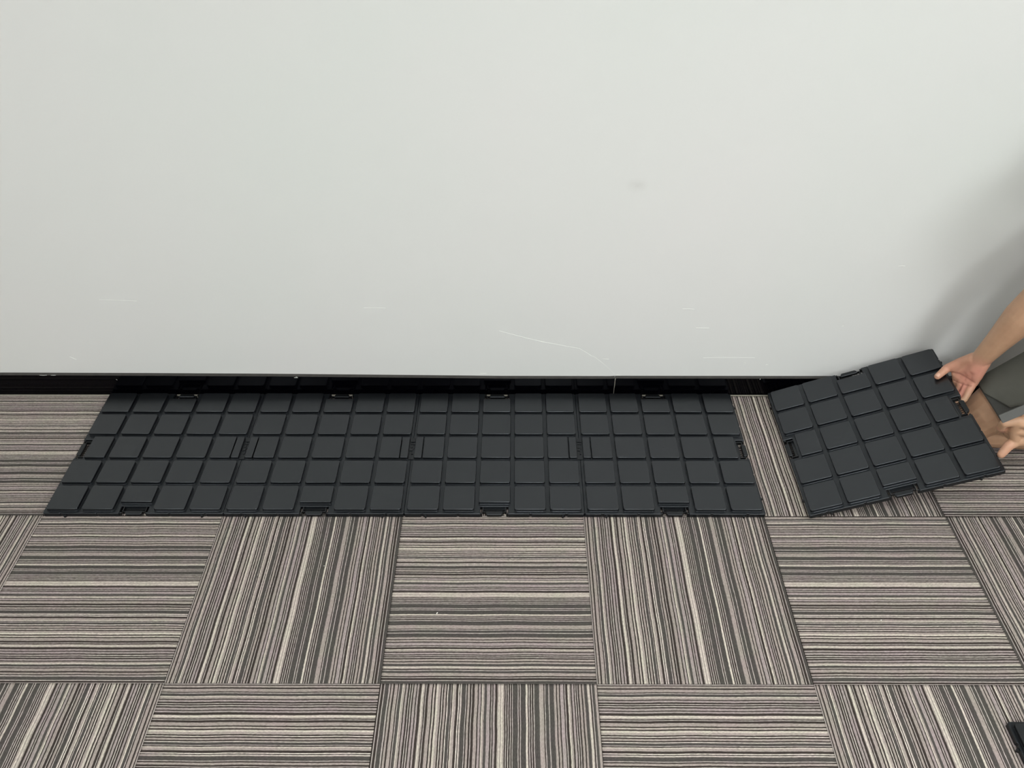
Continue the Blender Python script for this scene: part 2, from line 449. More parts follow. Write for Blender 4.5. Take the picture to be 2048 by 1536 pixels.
def tile_mesh(name, iv, seed):
    rng = np.random.RandomState(seed)
    edges = [0.0]; cols = []
    for a, b_, k in iv:
        n = max(1, int(round((b_ - a) * 200)))
        for i in range(n):
            edges.append(a + (b_ - a) * (i + 1) / n)
            c = np.array(YARN[k][:3]) * (1 + rng.uniform(-0.07, 0.07))
            cols.append((c, k))
    edges = np.array(edges); edges[-1] = 1.0
    n = len(cols)
    M = 84
    s = np.linspace(0, 1, M + 1)
    lines = np.zeros(2 * n + 1)
    lines[0::2] = edges; lines[1::2] = 0.5 * (edges[:-1] + edges[1:])
    kinds = [k for _, k in cols]
    zc = np.zeros(2 * n + 1)
    for i, k in enumerate(kinds):
        zc[2 * i + 1] = 0.0 if k not in 'DG' else -0.0007
    for i in range(n + 1):
        l = kinds[max(0, i - 1)]; r = kinds[min(n - 1, i)]
        zc[2 * i] = -0.0016 if (l in 'DG') == (r in 'DG') else -0.0019
    zc[0] = zc[-1] = -0.003
    # wobble: slow bend shared by neighbouring rows, plus ragged row edges
    D = np.zeros((len(lines), M + 1))
    for _ in range(5):
        f = rng.uniform(1.5, 6); g = rng.uniform(0.5, 3)
        D += rng.uniform(0.00008, 0.00028) * np.sin(2 * np.pi * (f * s[None, :] + g * lines[:, None]) + rng.uniform(0, 6.28))
    rag = rng.normal(0, 0.00014, (n + 1, M + 1))
    D[0::2] += rag
    D *= (np.minimum(1, np.minimum(lines, 1 - lines) * 25))[:, None]
    X = np.broadcast_to((s - 0.5) * TS, D.shape)
    Y = (lines[:, None] - 0.5) * TS + D
    Z = np.broadcast_to(zc[:, None], D.shape) + rng.normal(0, 0.00012, D.shape)
    V = np.stack([X, Y, Z], -1).reshape(-1, 3)
    V[:, 2] = np.minimum(V[:, 2], 0)
    r = np.arange(2 * n)[:, None]; c = np.arange(M)[None, :]
    a = r * (M + 1) + c
    F = np.stack([a, a + 1, a + M + 2, a + M + 1], -1).reshape(-1, 4)
    nv = len(V)
    # skirt down to the floor slab
    per = list(range(0, M + 1)) + [(i) * (M + 1) + M for i in range(1, 2 * n + 1)] + \
        [2 * n * (M + 1) + j for j in range(M - 1, -1, -1)] + [i * (M + 1) for i in range(2 * n - 1, 0, -1)]
    low = V[per].copy(); low[:, 2] = -0.0058
    V = np.vstack([V, low])
    k = len(per)
    pi = np.array(per); li = nv + np.arange(k)
    F2 = np.stack([pi, li, np.roll(li, -1), np.roll(pi, -1)], -1)
    F = np.vstack([F, F2])
    me = bpy.data.meshes.new(name)
    me.vertices.add(len(V)); me.vertices.foreach_set('co', V.astype(np.float32).ravel())
    me.loops.add(len(F) * 4); me.loops.foreach_set('vertex_index', F.astype(np.int32).ravel())
    me.polygons.add(len(F))
    me.polygons.foreach_set('loop_start', np.arange(len(F), dtype=np.int32) * 4)
    me.update(calc_edges=True)
    me.validate()
    at = me.attributes.new('yarn', 'FLOAT_COLOR', 'FACE')
    C = np.ones((len(F), 4), np.float32)
    fc = np.array([c for c, _ in cols], np.float32)
    C[:2 * n * M, :3] = np.repeat(np.repeat(fc, 2, 0), M, 0) * (1 + rng.uniform(-0.05, 0.05, (2 * n * M, 1)))
    C[2 * n * M:, :3] = srgb(50, 46, 42)[:3]
    at.data.foreach_set('color', C.ravel())
    me.materials.append(M_carpet)
    return me

tiles = {'P': [tile_mesh('carpet_tile', intervals(E0, E1, bands), 3), tile_mesh('carpet_tile', intervals(E0, E1, bands), 4)],
         'Q': [tile_mesh('carpet_tile', intervals(E0 - 14.0, E1 - 14.0, ext + bands), 5)],
         'R': [tile_mesh('carpet_tile', intervals(E0 - 17.0, E1 - 17.0, ext + bands), 6)]}
known = {(0, -4): ('H+', 'P'), (0, 1): ('V+', 'P'), (0, 2): ('H-', 'R'),
         (-1, -4): ('V-', 'P'), (-1, -3): ('H-', 'Q'), (-1, -2): ('V+', 'P'), (-1, -1): ('H+', 'P'), (-1, 0): ('V+', 'P'),
         (-1, 1): ('H-', 'Q'), (-1, 2): ('V-', 'P'),
         (-2, -3): ('V-', 'P'), (-2, -2): ('H+', 'P'), (-2, -1): ('V+', 'R'), (-2, 0): ('H+', 'P'), (-2, 1): ('V+', 'P'), (-2, 2): ('H+', 'P')}
ROT = {'H+': math.pi, 'H-': 0.0, 'V+': -math.pi / 2, 'V-': math.pi / 2}
rnd = random.Random(11)
for j in range(-7, 1):
    for k in range(-7, 7):
        vert = (k + j) % 2 == 1
        d, v = known.get((j, k), (('V' if vert else 'H') + rnd.choice('+-'), rnd.choice('PPQR')))
        assert (d[0] == 'V') == vert, (j, k)
        obj('carpet_tile', rnd.choice(tiles[v]), None, floor, (k * 0.5 + 0.25, j * 0.5 + 0.25, 0), (0, 0, ROT[d]))

# lint on the carpet
for i, (x, y, lab) in enumerate([(-0.382, -0.312, 'white lint crumb on the middle striped carpet tile before the panels'),
                                 (0.712, -0.330, 'white lint crumb on the carpet tile before the tilted panel'),
                                 (-0.688, -0.170, 'tiny white lint speck on upright stripes, second panel from left')]):
    rs = np.random.RandomState(i)
    V = []; F = []
    for a in range(8):
        t = a / 8 * 2 * math.pi
        V.append((0.0030 * math.cos(t) * rs.uniform(.7, 1.2), 0.0015 * math.sin(t) * rs.uniform(.7, 1.2), 0.0))
    for a in range(8):
        t = a / 8 * 2 * math.pi
        V.append((0.0018 * math.cos(t), 0.0009 * math.sin(t), 0.0016))
    for a in range(8):
        F.append((a, (a + 1) % 8, 8 + (a + 1) % 8, 8 + a))
    F += [tuple(range(8, 16)), tuple(range(7, -1, -1))]
    sc = [1, 0.8, 0.55][i]
    o = obj('lint_crumb', new_mesh('lint_crumb', [(sc * a, sc * b_, sc * c) for a, b_, c in V], F, True), M_crumb, None, (x, y, -0.0001), (0, 0, [0.9, 0.2, 2.0][i]))
    o['label'] = lab; o['category'] = 'lint'; o['group'] = 'white specks on the carpet'

# ------------------------------------------------------------------ deck panels
PS = 0.4988          # panel size
MG, PT, PW = 0.0072, 0.0990, 0.0884
ZT, ZP = 0.0135, 0.0234
CUT = 0.0265
C0 = PS / 2

def pad_mesh(x0, y0, x1, y1, r, name):
    cx, cy = (x0 + x1) / 2, (y0 + y1) / 2
    o = rrect(x0 - cx, y0 - cy, x1 - cx, y1 - cy, r)
    # skirt foot, shoulder, wall, rounded top edge
    me = MB().rings(o, [(ZT - 0.0005, -0.0002), (ZT + 0.0005, 0.0), (ZT + 0.0008, 0.0005), (ZP - 0.0014, 0.0007), (ZP - 0.0010, 0.0008), (ZP - 0.00062, 0.00105), (ZP - 0.0003, 0.0014), (ZP - 0.0001, 0.0018), (ZP, 0.0024)]).mesh(name)
    for p in me.polygons:
        if p.center.z > ZP - 0.0014 and len(p.vertices) == 4:
            p.use_smooth = True
    return me

PADS = {}
def get_pad(key, w, h, r):
    if key not in PADS:
        PADS[key] = pad_mesh(0, 0, w, h, r, 'pad')
        PADS[key].materials.append(M_pad)
    return PADS[key]

def side_pt(side, s, d):
    """s along the side (0..PS), d inward from the edge."""
    if side == 'front': return (s, d)
    if side == 'right': return (PS - d, s)
    if side == 'back': return (PS - s, PS - d)
    return (d, PS - s)

def tray_mesh(free):
    out = []
    for side in ['front', 'right', 'back', 'left']:
        ch = 0.0035
        prof = [(ch, 0)]
        for c in ((0.050, 0.149) if side in free else ()):
            prof += [(c - 0.004, 0), (c - 0.002, 0.0018), (c + 0.002, 0.0018), (c + 0.004, 0)]
        if side in free:
            a, b_ = C0 - 0.039, C0 + 0.039
            prof += [(a, 0), (a, CUT), (b_, CUT), (b_, 0)]
        for c in ((PS - 0.149, PS - 0.050) if side in free else ()):
            prof += [(c - 0.004, 0), (c - 0.002, 0.0018), (c + 0.002, 0.0018), (c + 0.004, 0)]
        prof += [(PS - ch, 0)]
        out += [side_pt(side, s, d) for s, d in prof]
    return MB().rings(out, [(0.0, 0.0006), (0.001, 0), (ZT - 0.0008, 0), (ZT, 0.0008)]).mesh('base_tray')

def sbox(mb, side, s0, s1, d0, d1, z0, z1):
    a = side_pt(side, s0, d0); c = side_pt(side, s1, d1)
    mb.box(min(a[0], c[0]), max(a[0], c[0]), min(a[1], c[1]), max(a[1], c[1]), z0, z1)

def tab_mesh(side):
    mb = MB()
    pts = [(C0 - 0.0195, -0.0005), (C0 + 0.0195, -0.0005), (C0 + 0.0235, 0.004), (C0 + 0.0235, 0.0125), (C0 - 0.0235, 0.0125), (C0 - 0.0235, 0.004)]
    mb.rings([side_pt(side, s, d) for s, d in pts], [(0.003, 0), (0.0105, 0), (0.0112, 0.0008)])
    for sg in (-1, 1):
        c = C0 + sg * 0.0315
        sbox(mb, side, c - 0.0014, c + 0.0014, 0.0085, CUT + 0.0005, 0.002, 0.0115)
        a, b_ = sorted([C0 + sg * 0.0236, C0 + sg * 0.0315])
        sbox(mb, side, a, b_, 0.0085, 0.0110, 0.004, 0.0105)
        a, b_ = sorted([C0 + sg * 0.0335, C0 + sg * 0.0386])
        sbox(mb, side, a, b_, 0.0015, 0.0065, 0.0, 0.0115)
    return mb.mesh('connector_tab')

def rib_mesh(side):
    mb = MB()
    for i in range(7):
        s = C0 - 0.0225 + 0.0075 * i
        sbox(mb, side, s - 0.0006, s + 0.0006, 0.0125, 0.0205, 0.0008, 0.003)
    sbox(mb, side, C0 - 0.030, C0 + 0.030, 0.0195, CUT + 0.0004, 0.001, 0.005)
    return mb.mesh('slot_rib')

def peg_mesh(side, s):
    mb = MB()
    pts = [(s - 0.0042, 0.0005), (s - 0.0016, -0.0045), (s + 0.0016, -0.0045), (s + 0.0042, 0.0005)]
    mb.rings([side_pt(side, a, d) for a, d in pts], [(0.0005, 0), (0.008, 0), (0.010, 0.0008)])
    return mb.mesh('edge_peg')

MESHES = {}
def cached(key, fn):
    if key not in MESHES:
        m = fn(); m.materials.append(M_tray if key[0] in ('tray', 'peg') else M_clip)
        MESHES[key] = m
    return MESHES[key]

def panel(label, free, loc, joints=(), group='interlocking floor panels'):
    t = thing('floor_panel', label, 'floor panel', loc, group)
    obj('base_tray', cached(('tray', tuple(free)), lambda: tray_mesh(free)), None, t)
    for a in range(5):
        for b_ in range(5):   # b_=0 front
            x0 = MG + 0.0001 + a * PT; y0 = MG + 0.0001 + b_ * PT
            x1, y1 = x0 + PW, y0 + PW
            side = {(2, 0): 'front', (4, 2): 'right', (2, 4): 'back', (0, 2): 'left'}.get((a, b_))
            rr = [0.0075] * 4
            key = 'full'
            if side:
                key = side; rr = [0.006] * 4
                cut = 0.0265
                if side == 'front': y0 += cut; rr[0] = rr[1] = 0.0035
                if side == 'back': y1 -= cut; rr[2] = rr[3] = 0.0035
                if side == 'left': x0 += cut; rr[0] = rr[3] = 0.0035
                if side == 'right': x1 -= cut; rr[1] = rr[2] = 0.0035
            pd = obj('pad', get_pad(key, x1 - x0, y1 - y0, rr), None, t, ((x0 + x1) / 2, (y0 + y1) / 2, 0))
            if (a, b_) == (2, 2):
                ring = [(0.0018 * math.cos(k * math.pi / 5), 0.0018 * math.sin(k * math.pi / 5)) for k in range(10)]
                obj('mould_nub', MB().rings(ring, [(ZP - 0.0005, 0), (ZP + 0.0004, 0.0002), (ZP + 0.0006, 0.0009)]).mesh('mould_nub'), M_pad, pd)
    for side in ['front', 'right', 'back', 'left']:
        if side in free:
            ct = obj('connector_tab', cached(('tab', side), lambda: tab_mesh(side)), None, t)
            obj('slot_rib', cached(('rib', side), lambda: rib_mesh(side)), None, ct)
        else:
            # joined side: a filler strip level with the pads
            d0, d1 = 0.0085, 0.0320
            a = side_pt(side, C0 - 0.0435, d0); c = side_pt(side, C0 + 0.0435, d1)
            x0, x1 = sorted([a[0], c[0]]); y0, y1 = sorted([a[1], c[1]])
            obj('filler_strip', get_pad('strip', x1 - x0, y1 - y0, [0.0035] * 4), None, t, ((x0 + x1) / 2, (y0 + y1) / 2, 0))
        if side in ('front', 'back') or side in free:
            for s in (0.060, PS - 0.060):
                obj('edge_peg', cached(('peg', side, s), lambda: peg_mesh(side, s)), None, t)
    if 'right' in joints:
        mb = MB()
        x0, x1 = PS - 0.0080, PS + 0.0080
        y = C0 - 0.044
        xs = (x0 + x1) / 2
        for (ya, yb, xa, xb) in [(0, 0.018, x0 + 0.001, x1 - 0.001), (0.018, 0.030, x0 + 0.003, xs - 0.0005), (0.0215, 0.034, xs, x1 - 0.004),
                                 (0.036, 0.046, x0 + 0.001, xs + 0.002), (0.044, 0.058, xs + 0.003, x1 - 0.002), (0.048, 0.060, x0 + 0.003, xs + 0.001),
                                 (0.062, 0.066, x0 + 0.002, x1 - 0.001), (0.073, 0.088, x0 + 0.001, x1 - 0.001)]:
            mb.box(xa, xb, y + ya, y + yb, ZT - 0.002, ZT + 0.0022)
        mb.box(x0 + 0.001, x0 + 0.0025, y + 0.018, y + 0.073, ZT - 0.002, ZT + 0.001)
        obj('joint_latch', mb.mesh('joint_latch'), M_clip, t)
    return t

PX0 = -1.4938
STEP = 0.49905
labs = ['leftmost flat black five by five grid panel, left edge open on carpet',
        'flat black grid panel second from left, joined on both sides',
        'flat black grid panel third from left, joined on both sides, below camera middle',
        'flat black grid panel fourth from left, right edge open beside bare carpet']
for k in range(4):
    free = ['front', 'back'] + (['left'] if k == 0 else []) + (['right'] if k == 3 else [])
    panel(labs[k], free, (PX0 + k * STEP, -0.0050, 0.0), ('right',) if k < 3 else ())
tilt = panel('black grid panel tilted up, its right side lifted by two hands', ['front', 'right', 'back', 'left'], (0, 0, 0))
PM = Matrix([[0.928731, 0.001866, -0.37075, 0.61819], [-0.006465, 0.999917, -0.011162, -0.01911],
             [0.370698, 0.012763, 0.928666, 0.0105], [0, 0, 0, 1]])
tilt.matrix_world = PM
panel('black grid panel lying apart at the lower right corner of the photo', ['front', 'right', 'back', 'left'], (0.8955, -0.5950 - PS, 0.0))

# ------------------------------------------------------------------ person
class Body:
    def __init__(s):
        s.V = []; s.F = []
    def add(s, V, F):
        n = len(s.V); s.V += [tuple(v) for v in V]; s.F += [[i + n for i in f] for f in F]
    def cone(s, p0, p1, r0, r1, seg=18, flat=1.0, up=None):
        p0 = np.array(p0, float); p1 = np.array(p1, float)
        d = p1 - p0; L = np.linalg.norm(d); d /= L
        u = np.array(up if up is not None else ([0, 0, 1] if abs(d[2]) < 0.9 else [1, 0, 0]), float)
        u -= d * (u @ d); u /= np.linalg.norm(u); w = np.cross(d, u)
        rows = []
        H = 6
        for i in range(H + 1):
            t = math.pi / 2 * i / H
            rows.append((-r0 * math.cos(t), max(r0 * math.sin(t), 1e-5)))
        for i in range(H, -1, -1):
            t = math.pi / 2 * i / H
            rows.append((L + r1 * math.cos(t), max(r1 * math.sin(t), 1e-5)))
        V = []; F = []
        for h, r in rows:
            for k in range(seg):
                a = 2 * math.pi * k / seg
                V.append(p0 + d * h + (u * math.cos(a) * flat + w * math.sin(a)) * r)
        R = len(rows)
        for i in range(R - 1):
            for k in range(seg):
                k2 = (k + 1) % seg
                F.append([i * seg + k, i * seg + k2, (i + 1) * seg + k2, (i + 1) * seg + k])
        F.append(list(range(seg))[::-1]); F.append([(R - 1) * seg + k for k in range(seg)])
        s.add(V, F)
    def chain(s, pts, rad, **kw):
        for i in range(len(pts) - 1):
            s.cone(pts[i], pts[i + 1], rad[i], rad[i + 1], **kw)
    def ell(s, c, r, axes=None, seg=20):
        c = np.array(c, float); A = np.eye(3) if axes is None else np.array(axes, float)
        V = []; F = []
        H = 12
        for i in range(H + 1):
            t = math.pi * i / H
            for k in range(seg):
                a = 2 * math.pi * k / seg
                st = max(math.sin(t), 1e-4)
                V.append(c + A.T @ np.array([r[0] * st * math.cos(a), r[1] * st * math.sin(a), -r[2] * math.cos(t)]))
        for i in range(H):
            for k in range(seg):
                k2 = (k + 1) % seg
                F.append([i * seg + k, i * seg + k2, (i + 1) * seg + k2, (i + 1) * seg + k])
        F.append(list(range(seg))[::-1]); F.append([H * seg + k for k in range(seg)])
        s.add(V, F)
    def mesh(s, name, voxel, smooth_it=3, fac=0.5):
        me = new_mesh(name + '_raw', s.V, s.F)
        o = bpy.data.objects.new(name + '_raw', me); COL.objects.link(o)
        m = o.modifiers.new('r', 'REMESH'); m.mode = 'VOXEL'; m.voxel_size = voxel; m.use_smooth_shade = True
        if smooth_it:
            q = o.modifiers.new('s', 'SMOOTH'); q.iterations = smooth_it; q.factor = fac
        dg = bpy.context.evaluated_depsgraph_get()
        out = bpy.data.meshes.new_from_object(o.evaluated_get(dg))
        bpy.data.objects.remove(o); bpy.data.meshes.remove(me)
        out.name = name
        out.polygons.foreach_set('use_smooth', [True] * len(out.polygons))
        return out

def pl(x, y, z):  # point in the tilted panel's own frame
    v = PM @ Vector((x, y, z))
    return (v.x, v.y, v.z)

B = Body()
# --- right hand (far one): thumb on top of the panel, fingers under its edge
RW = (1.1222, 0.315, 0.3057)
REL = (1.180, 0.275, 0.560)
RSH = (1.385, 0.290, 0.800)
B.chain([RW, (1.136, 0.303, 0.375), (1.158, 0.289, 0.470), REL], [0.0265, 0.033, 0.0455, 0.046])
B.chain([REL, (1.27, 0.285, 0.67), RSH], [0.046, 0.053, 0.058])
MC = {'i': (1.0885, 0.340, 0.2280), 'm': (1.1020, 0.325, 0.2240), 'r': (1.1110, 0.311, 0.2240), 'p': (1.1195, 0.297, 0.2320)}
for k, w in zip('imrp', [(1.112, 0.325, 0.297), (1.118, 0.318, 0.294), (1.124, 0.312, 0.294), (1.1275, 0.307, 0.297)]):
    B.cone(w, MC[k], 0.0190, 0.0126)
B.cone(RW, (1.110, 0.316, 0.258), 0.0260, 0.0165)
B.cone(RW, (1.1150, 0.3110, 0.2740), 0.0258, 0.0195)
B.cone((1.1255, 0.306, 0.292), (1.1215, 0.299, 0.252), 0.0190, 0.0150)
B.chain([MC[k] for k in 'imrp'], [0.0130, 0.0130, 0.0130, 0.0128])   # heel of the hand, little-finger side
for k, y0, r in [('i', 0.352, 0.0088), ('m', 0.331, 0.0092), ('r', 0.310, 0.0088), ('p', 0.291, 0.0078)]:
    B.chain([MC[k], pl(0.509, y0, -0.012), pl(0.478, y0 + 0.002, -0.0125), pl(0.455, y0 + 0.004, -r - 0.0005)], [0.0115, r + 0.0006, r, r * 0.9])
_w = [tuple(0.5 * (np.array(MC[k]) + np.array(pl(0.509, y_, -0.012)))) for k, y_ in (('i', 0.352), ('m', 0.331), ('r', 0.310), ('p', 0.291))]
B.chain(_w, [0.0092, 0.0094, 0.0092, 0.0088])
T0, T1, T2, T3 = (1.1080, 0.325, 0.2950), (1.0925, 0.345, 0.2660), pl(0.4975, 0.3800, 0.0385), pl(0.4650, 0.3635, 0.0326)
B.chain([T0, T1, T2, T3], [0.0195, 0.0160, 0.0122, 0.0096])
B.cone(T1, MC['i'], 0.0125, 0.0120)
B.cone(T0, (1.1010, 0.330, 0.262), 0.018, 0.0130)                      # ball of the thumb
# --- left hand (near one): holds a bar and the panel's edge
LW = (1.190, 0.022, 0.2880)
LEL = (1.365, -0.055, 0.500)
LSH = (1.405, -0.055, 0.800)
B.chain([LW, (1.24, -0.0, 0.345), (1.31, -0.03, 0.43), LEL], [0.0275, 0.036, 0.046, 0.046])
B.chain([LEL, (1.385, -0.05, 0.66), LSH], [0.046, 0.052, 0.058])
LM = {'i': (1.0896, 0.045, 0.3200), 'm': (1.1000, 0.050, 0.2860), 'r': (1.1210, 0.049, 0.2450), 'p': (1.1290, 0.062, 0.2400)}
for k, w in zip('imrp', [(1.172, 0.034, 0.306), (1.176, 0.032, 0.292), (1.180, 0.034, 0.278), (1.184, 0.040, 0.268)]):
    B.cone(w, LM[k], 0.0205, 0.0155)
B.cone((1.168, 0.040, 0.288), (1.112, 0.055, 0.292), 0.028, 0.019)
B.chain([LM[k] for k in 'imr'], [0.0155, 0.0150, 0.0150])
B.chain([LM['i'], (1.0600, 0.042, 0.3150), (1.0660, 0.054, 0.2870), (1.0860, 0.068, 0.2700)], [0.0145, 0.0112, 0.0102, 0.0090])
B.chain([LM['m'], (1.0900, 0.072, 0.2640), (1.0940, 0.086, 0.2420)], [0.0130, 0.0098, 0.0080])
B.chain([LM['r'], (1.1015, 0.041, 0.2340), pl(0.4995 + 0.0098, 0.054, 0.012)], [0.0155, 0.0128, 0.0102])
B.chain([LM['p'], (1.1200, 0.085, 0.2330), (1.1320, 0.098, 0.2260)], [0.0120, 0.0100, 0.0085])
B.chain([(1.160, 0.052, 0.312), (1.128, 0.060, 0.332), (1.104, 0.050, 0.350), (1.088, 0.040, 0.352)], [0.0180, 0.0140, 0.0105, 0.0088])  # thumb
# --- legs, kneeling
RK = (1.162, 0.272, 0.112)
RH = (1.575, 0.240, 0.410)
B.chain([RK, (1.215, 0.270, 0.180), (1.35, 0.262, 0.290), RH], [0.060, 0.076, 0.090, 0.104])
B.chain([(1.205, 0.275, 0.066), (1.36, 0.275, 0.068), (1.55, 0.275, 0.050)], [0.052, 0.062, 0.040])
B.chain([(1.56, 0.275, 0.045), (1.66, 0.275, 0.036), (1.74, 0.275, 0.030)], [0.036, 0.034, 0.026], flat=0.8)
LK = (1.405, -0.005, 0.072)
LH = (1.62, 0.035, 0.360)
B.chain([LK, (1.50, 0.02, 0.20), LH], [0.058, 0.082, 0.102])
B.chain([(1.42, -0.005, 0.062), (1.55, 0.0, 0.062), (1.74, 0.0, 0.048)], [0.050, 0.060, 0.038])
B.chain([(1.75, 0.0, 0.044), (1.85, 0.0, 0.034), (1.92, 0.0, 0.028)], [0.036, 0.032, 0.025], flat=0.8)
# --- torso, neck, head
B.cone((1.60, 0.19, 0.37), (1.64, 0.08, 0.37), 0.115, 0.115)
B.chain([(1.62, 0.135, 0.39), (1.56, 0.13, 0.56), (1.47, 0.12, 0.74)], [0.125, 0.120, 0.125])
B.cone((1.45, 0.20, 0.74), (1.47, 0.04, 0.74), 0.105, 0.105)
B.cone(RSH, (1.43, 0.16, 0.83), 0.060, 0.075)
B.cone(LSH, (1.44, 0.08, 0.83), 0.060, 0.075)
B.cone((1.42, 0.12, 0.86), (1.355, 0.12, 0.965), 0.060, 0.052)
hx = np.array([-0.906, 0.0, -0.423]); hz = np.array([-0.423, 0.0, 0.906]); hy = np.cross(hz, hx)
HC = np.array([1.310, 0.12, 1.035])
AX = [hx, hy, hz]
def hp(a, b_, c):
    return tuple(HC + hx * a + hy * b_ + hz * c)
B.ell(hp(-0.010, 0, 0.025), (0.095, 0.078, 0.098), AX)
B.ell(hp(0.020, 0, -0.045), (0.070, 0.060, 0.070), AX)
B.cone(hp(0.083, 0, 0.010), hp(0.108, 0, -0.022), 0.008, 0.014)     # nose
B.cone(hp(0.076, -0.018, -0.052), hp(0.076, 0.018, -0.052), 0.012, 0.012)  # lips
B.cone(hp(0.060, 0, -0.090), hp(0.05, 0, -0.085), 0.024, 0.026)     # chin
for sg in (-1, 1):
    B.ell(hp(-0.010, sg * 0.078, -0.005), (0.018, 0.010, 0.031), AX)  # ears
    B.cone(hp(0.078, sg * 0.018, 0.032), hp(0.066, sg * 0.048, 0.030), 0.010, 0.010)  # brow
body = B.mesh('body', 0.0026, 5, 0.5)
# flush and creases
n = len(body.vertices)
co = np.empty(n * 3, np.float32); body.vertices.foreach_get('co', co); co = co.reshape(-1, 3)
nr = np.empty(n * 3, np.float32); body.vertices.foreach_get('normal', nr); nr = nr.reshape(-1, 3)
def seg_dist(P, a, b_):
    a = np.array(a); b_ = np.array(b_); d = b_ - a
    t = np.clip(((P - a) @ d) / (d @ d), 0, 1)
    return np.linalg.norm(P - (a + t[:, None] * d), axis=1)
flush = np.zeros(n); crease = np.zeros(n)
for a, b_, r0, r1, g in [((1.118, 0.30, 0.275), (1.105, 0.31, 0.24), 0.012, 0.060, 0.75), (T0, T2, 0.012, 0.03, 0.45), (MC['r'], pl(0.509, 0.31, -0.01), 0.01, 0.022, 0.85),
                         (T2, T3, 0.008, 0.02, 0.35), ((1.1015, 0.041, 0.234), (1.092, 0.032, 0.21), 0.008, 0.02, 0.35), ((1.066, 0.054, 0.287), (1.086, 0.068, 0.27), 0.008, 0.018, 0.4)]:
    d = seg_dist(co, a, b_)
    flush = np.maximum(flush, g * np.clip((r1 - d) / (r1 - r0), 0, 1))
# palm creases: polylines that run over the palm, carved on the side that faces away from the wall
CR = [[(1.0763, 0.3431, 0.2326), (1.0875, 0.3255, 0.2418), (1.0985, 0.3124, 0.2416), (1.1078, 0.298, 0.2407), (1.1159, 0.2865, 0.2403)],
      [(1.0826, 0.3309, 0.2126), (1.0894, 0.3223, 0.2123), (1.0954, 0.3097, 0.2175), (1.1026, 0.2972, 0.2226), (1.108, 0.2851, 0.2293)],
      [(1.0964, 0.3053, 0.2175), (1.0911, 0.2986, 0.2004)]]
disp = np.zeros(n)
for pts in CR:
    for a, b_ in zip(pts[:-1], pts[1:]):
        a = np.array(a); b_ = np.array(b_)
        m = np.ones(n, bool)
        # distance measured across the palm only (ignore depth along the view-facing normal of the palm)
        nn = np.array([-0.55, -0.62, 0.55]); nn /= np.linalg.norm(nn)
        P2 = co - np.outer((co - a) @ nn, nn)
        b2 = b_ - nn * ((b_ - a) @ nn)
        d = seg_dist(P2, a, b2)
        near = (seg_dist(co, a, b_) < 0.03) & ((nr @ nn) > 0.1)
        w = np.where(near, np.clip(1.15 - d / 0.0026, 0, 1), 0)
        disp = np.maximum(disp, w)
crease = disp * 0.6
co2 = co - nr * (disp * 0.0012)[:, None]
body.vertices.foreach_set('co', co2.astype(np.float32).ravel())
for nme, arr in (('flush', flush), ('crease', crease)):
    at = body.attributes.new(nme, 'FLOAT', 'POINT')
    at.data.foreach_set('value', arr.astype(np.float32))
body.update()

person = thing('person', 'person kneeling at right, dark shorts, bare forearms, lifting the tilted black panel', 'person', (1.5, 0.13, 0.0))
OFF = Vector((-1.5, -0.13, 0.0))
bo = obj('body', body, M_skin, person, OFF)
# thumb nail
def nail(c, ax, up, l, w, nme):
    ax = np.array(ax, float); ax /= np.linalg.norm(ax)
    up = np.array(up, float); up -= ax * (up @ ax); up /= np.linalg.norm(up)
    sd = np.cross(up, ax)
    V = []; F = []
    for i in range(6):
        for j in range(7):
            u = (i / 5 - 0.5) * 2; v = (j / 6 - 0.5) * 2
            ll = l * (1 - 0.18 * v * v)
            V.append(np.array(c) + ax * u * ll + sd * v * w * (1 - 0.15 * max(0, -u)) + up * (-0.0035 * v * v - 0.0006 * u * u))
    for i in range(5):
        for j in range(6):
            a = i * 7 + j
            F.append((a, a + 1, a + 8, a + 7))
    me = new_mesh(nme, V, F, True)
    o = obj(nme, me, M_nail, bo)
    sm = o.modifiers.new('t', 'SOLIDIFY'); sm.thickness = 0.0006
    return o
t2 = np.array(T2); t3 = np.array(T3); axv = (t3 - t2) / np.linalg.norm(t3 - t2)
upn = np.array([-0.30, -0.30, 0.90]); upn -= axv * (upn @ axv)
nail(t3 - axv * 0.0015 + upn / np.linalg.norm(upn) * 0.0096, axv, upn, 0.0068, 0.0060, 'thumb_nail')

# clothing (children of the person)
def shell(parts, voxel, name, mat, smooth_it=4, ell=()):
    b = Body()
    for p in parts:
        b.cone(*p)
    for e in ell:
        b.ell(*e)
    me = b.mesh(name, voxel, smooth_it)
    return obj(name, me, mat, person, OFF)

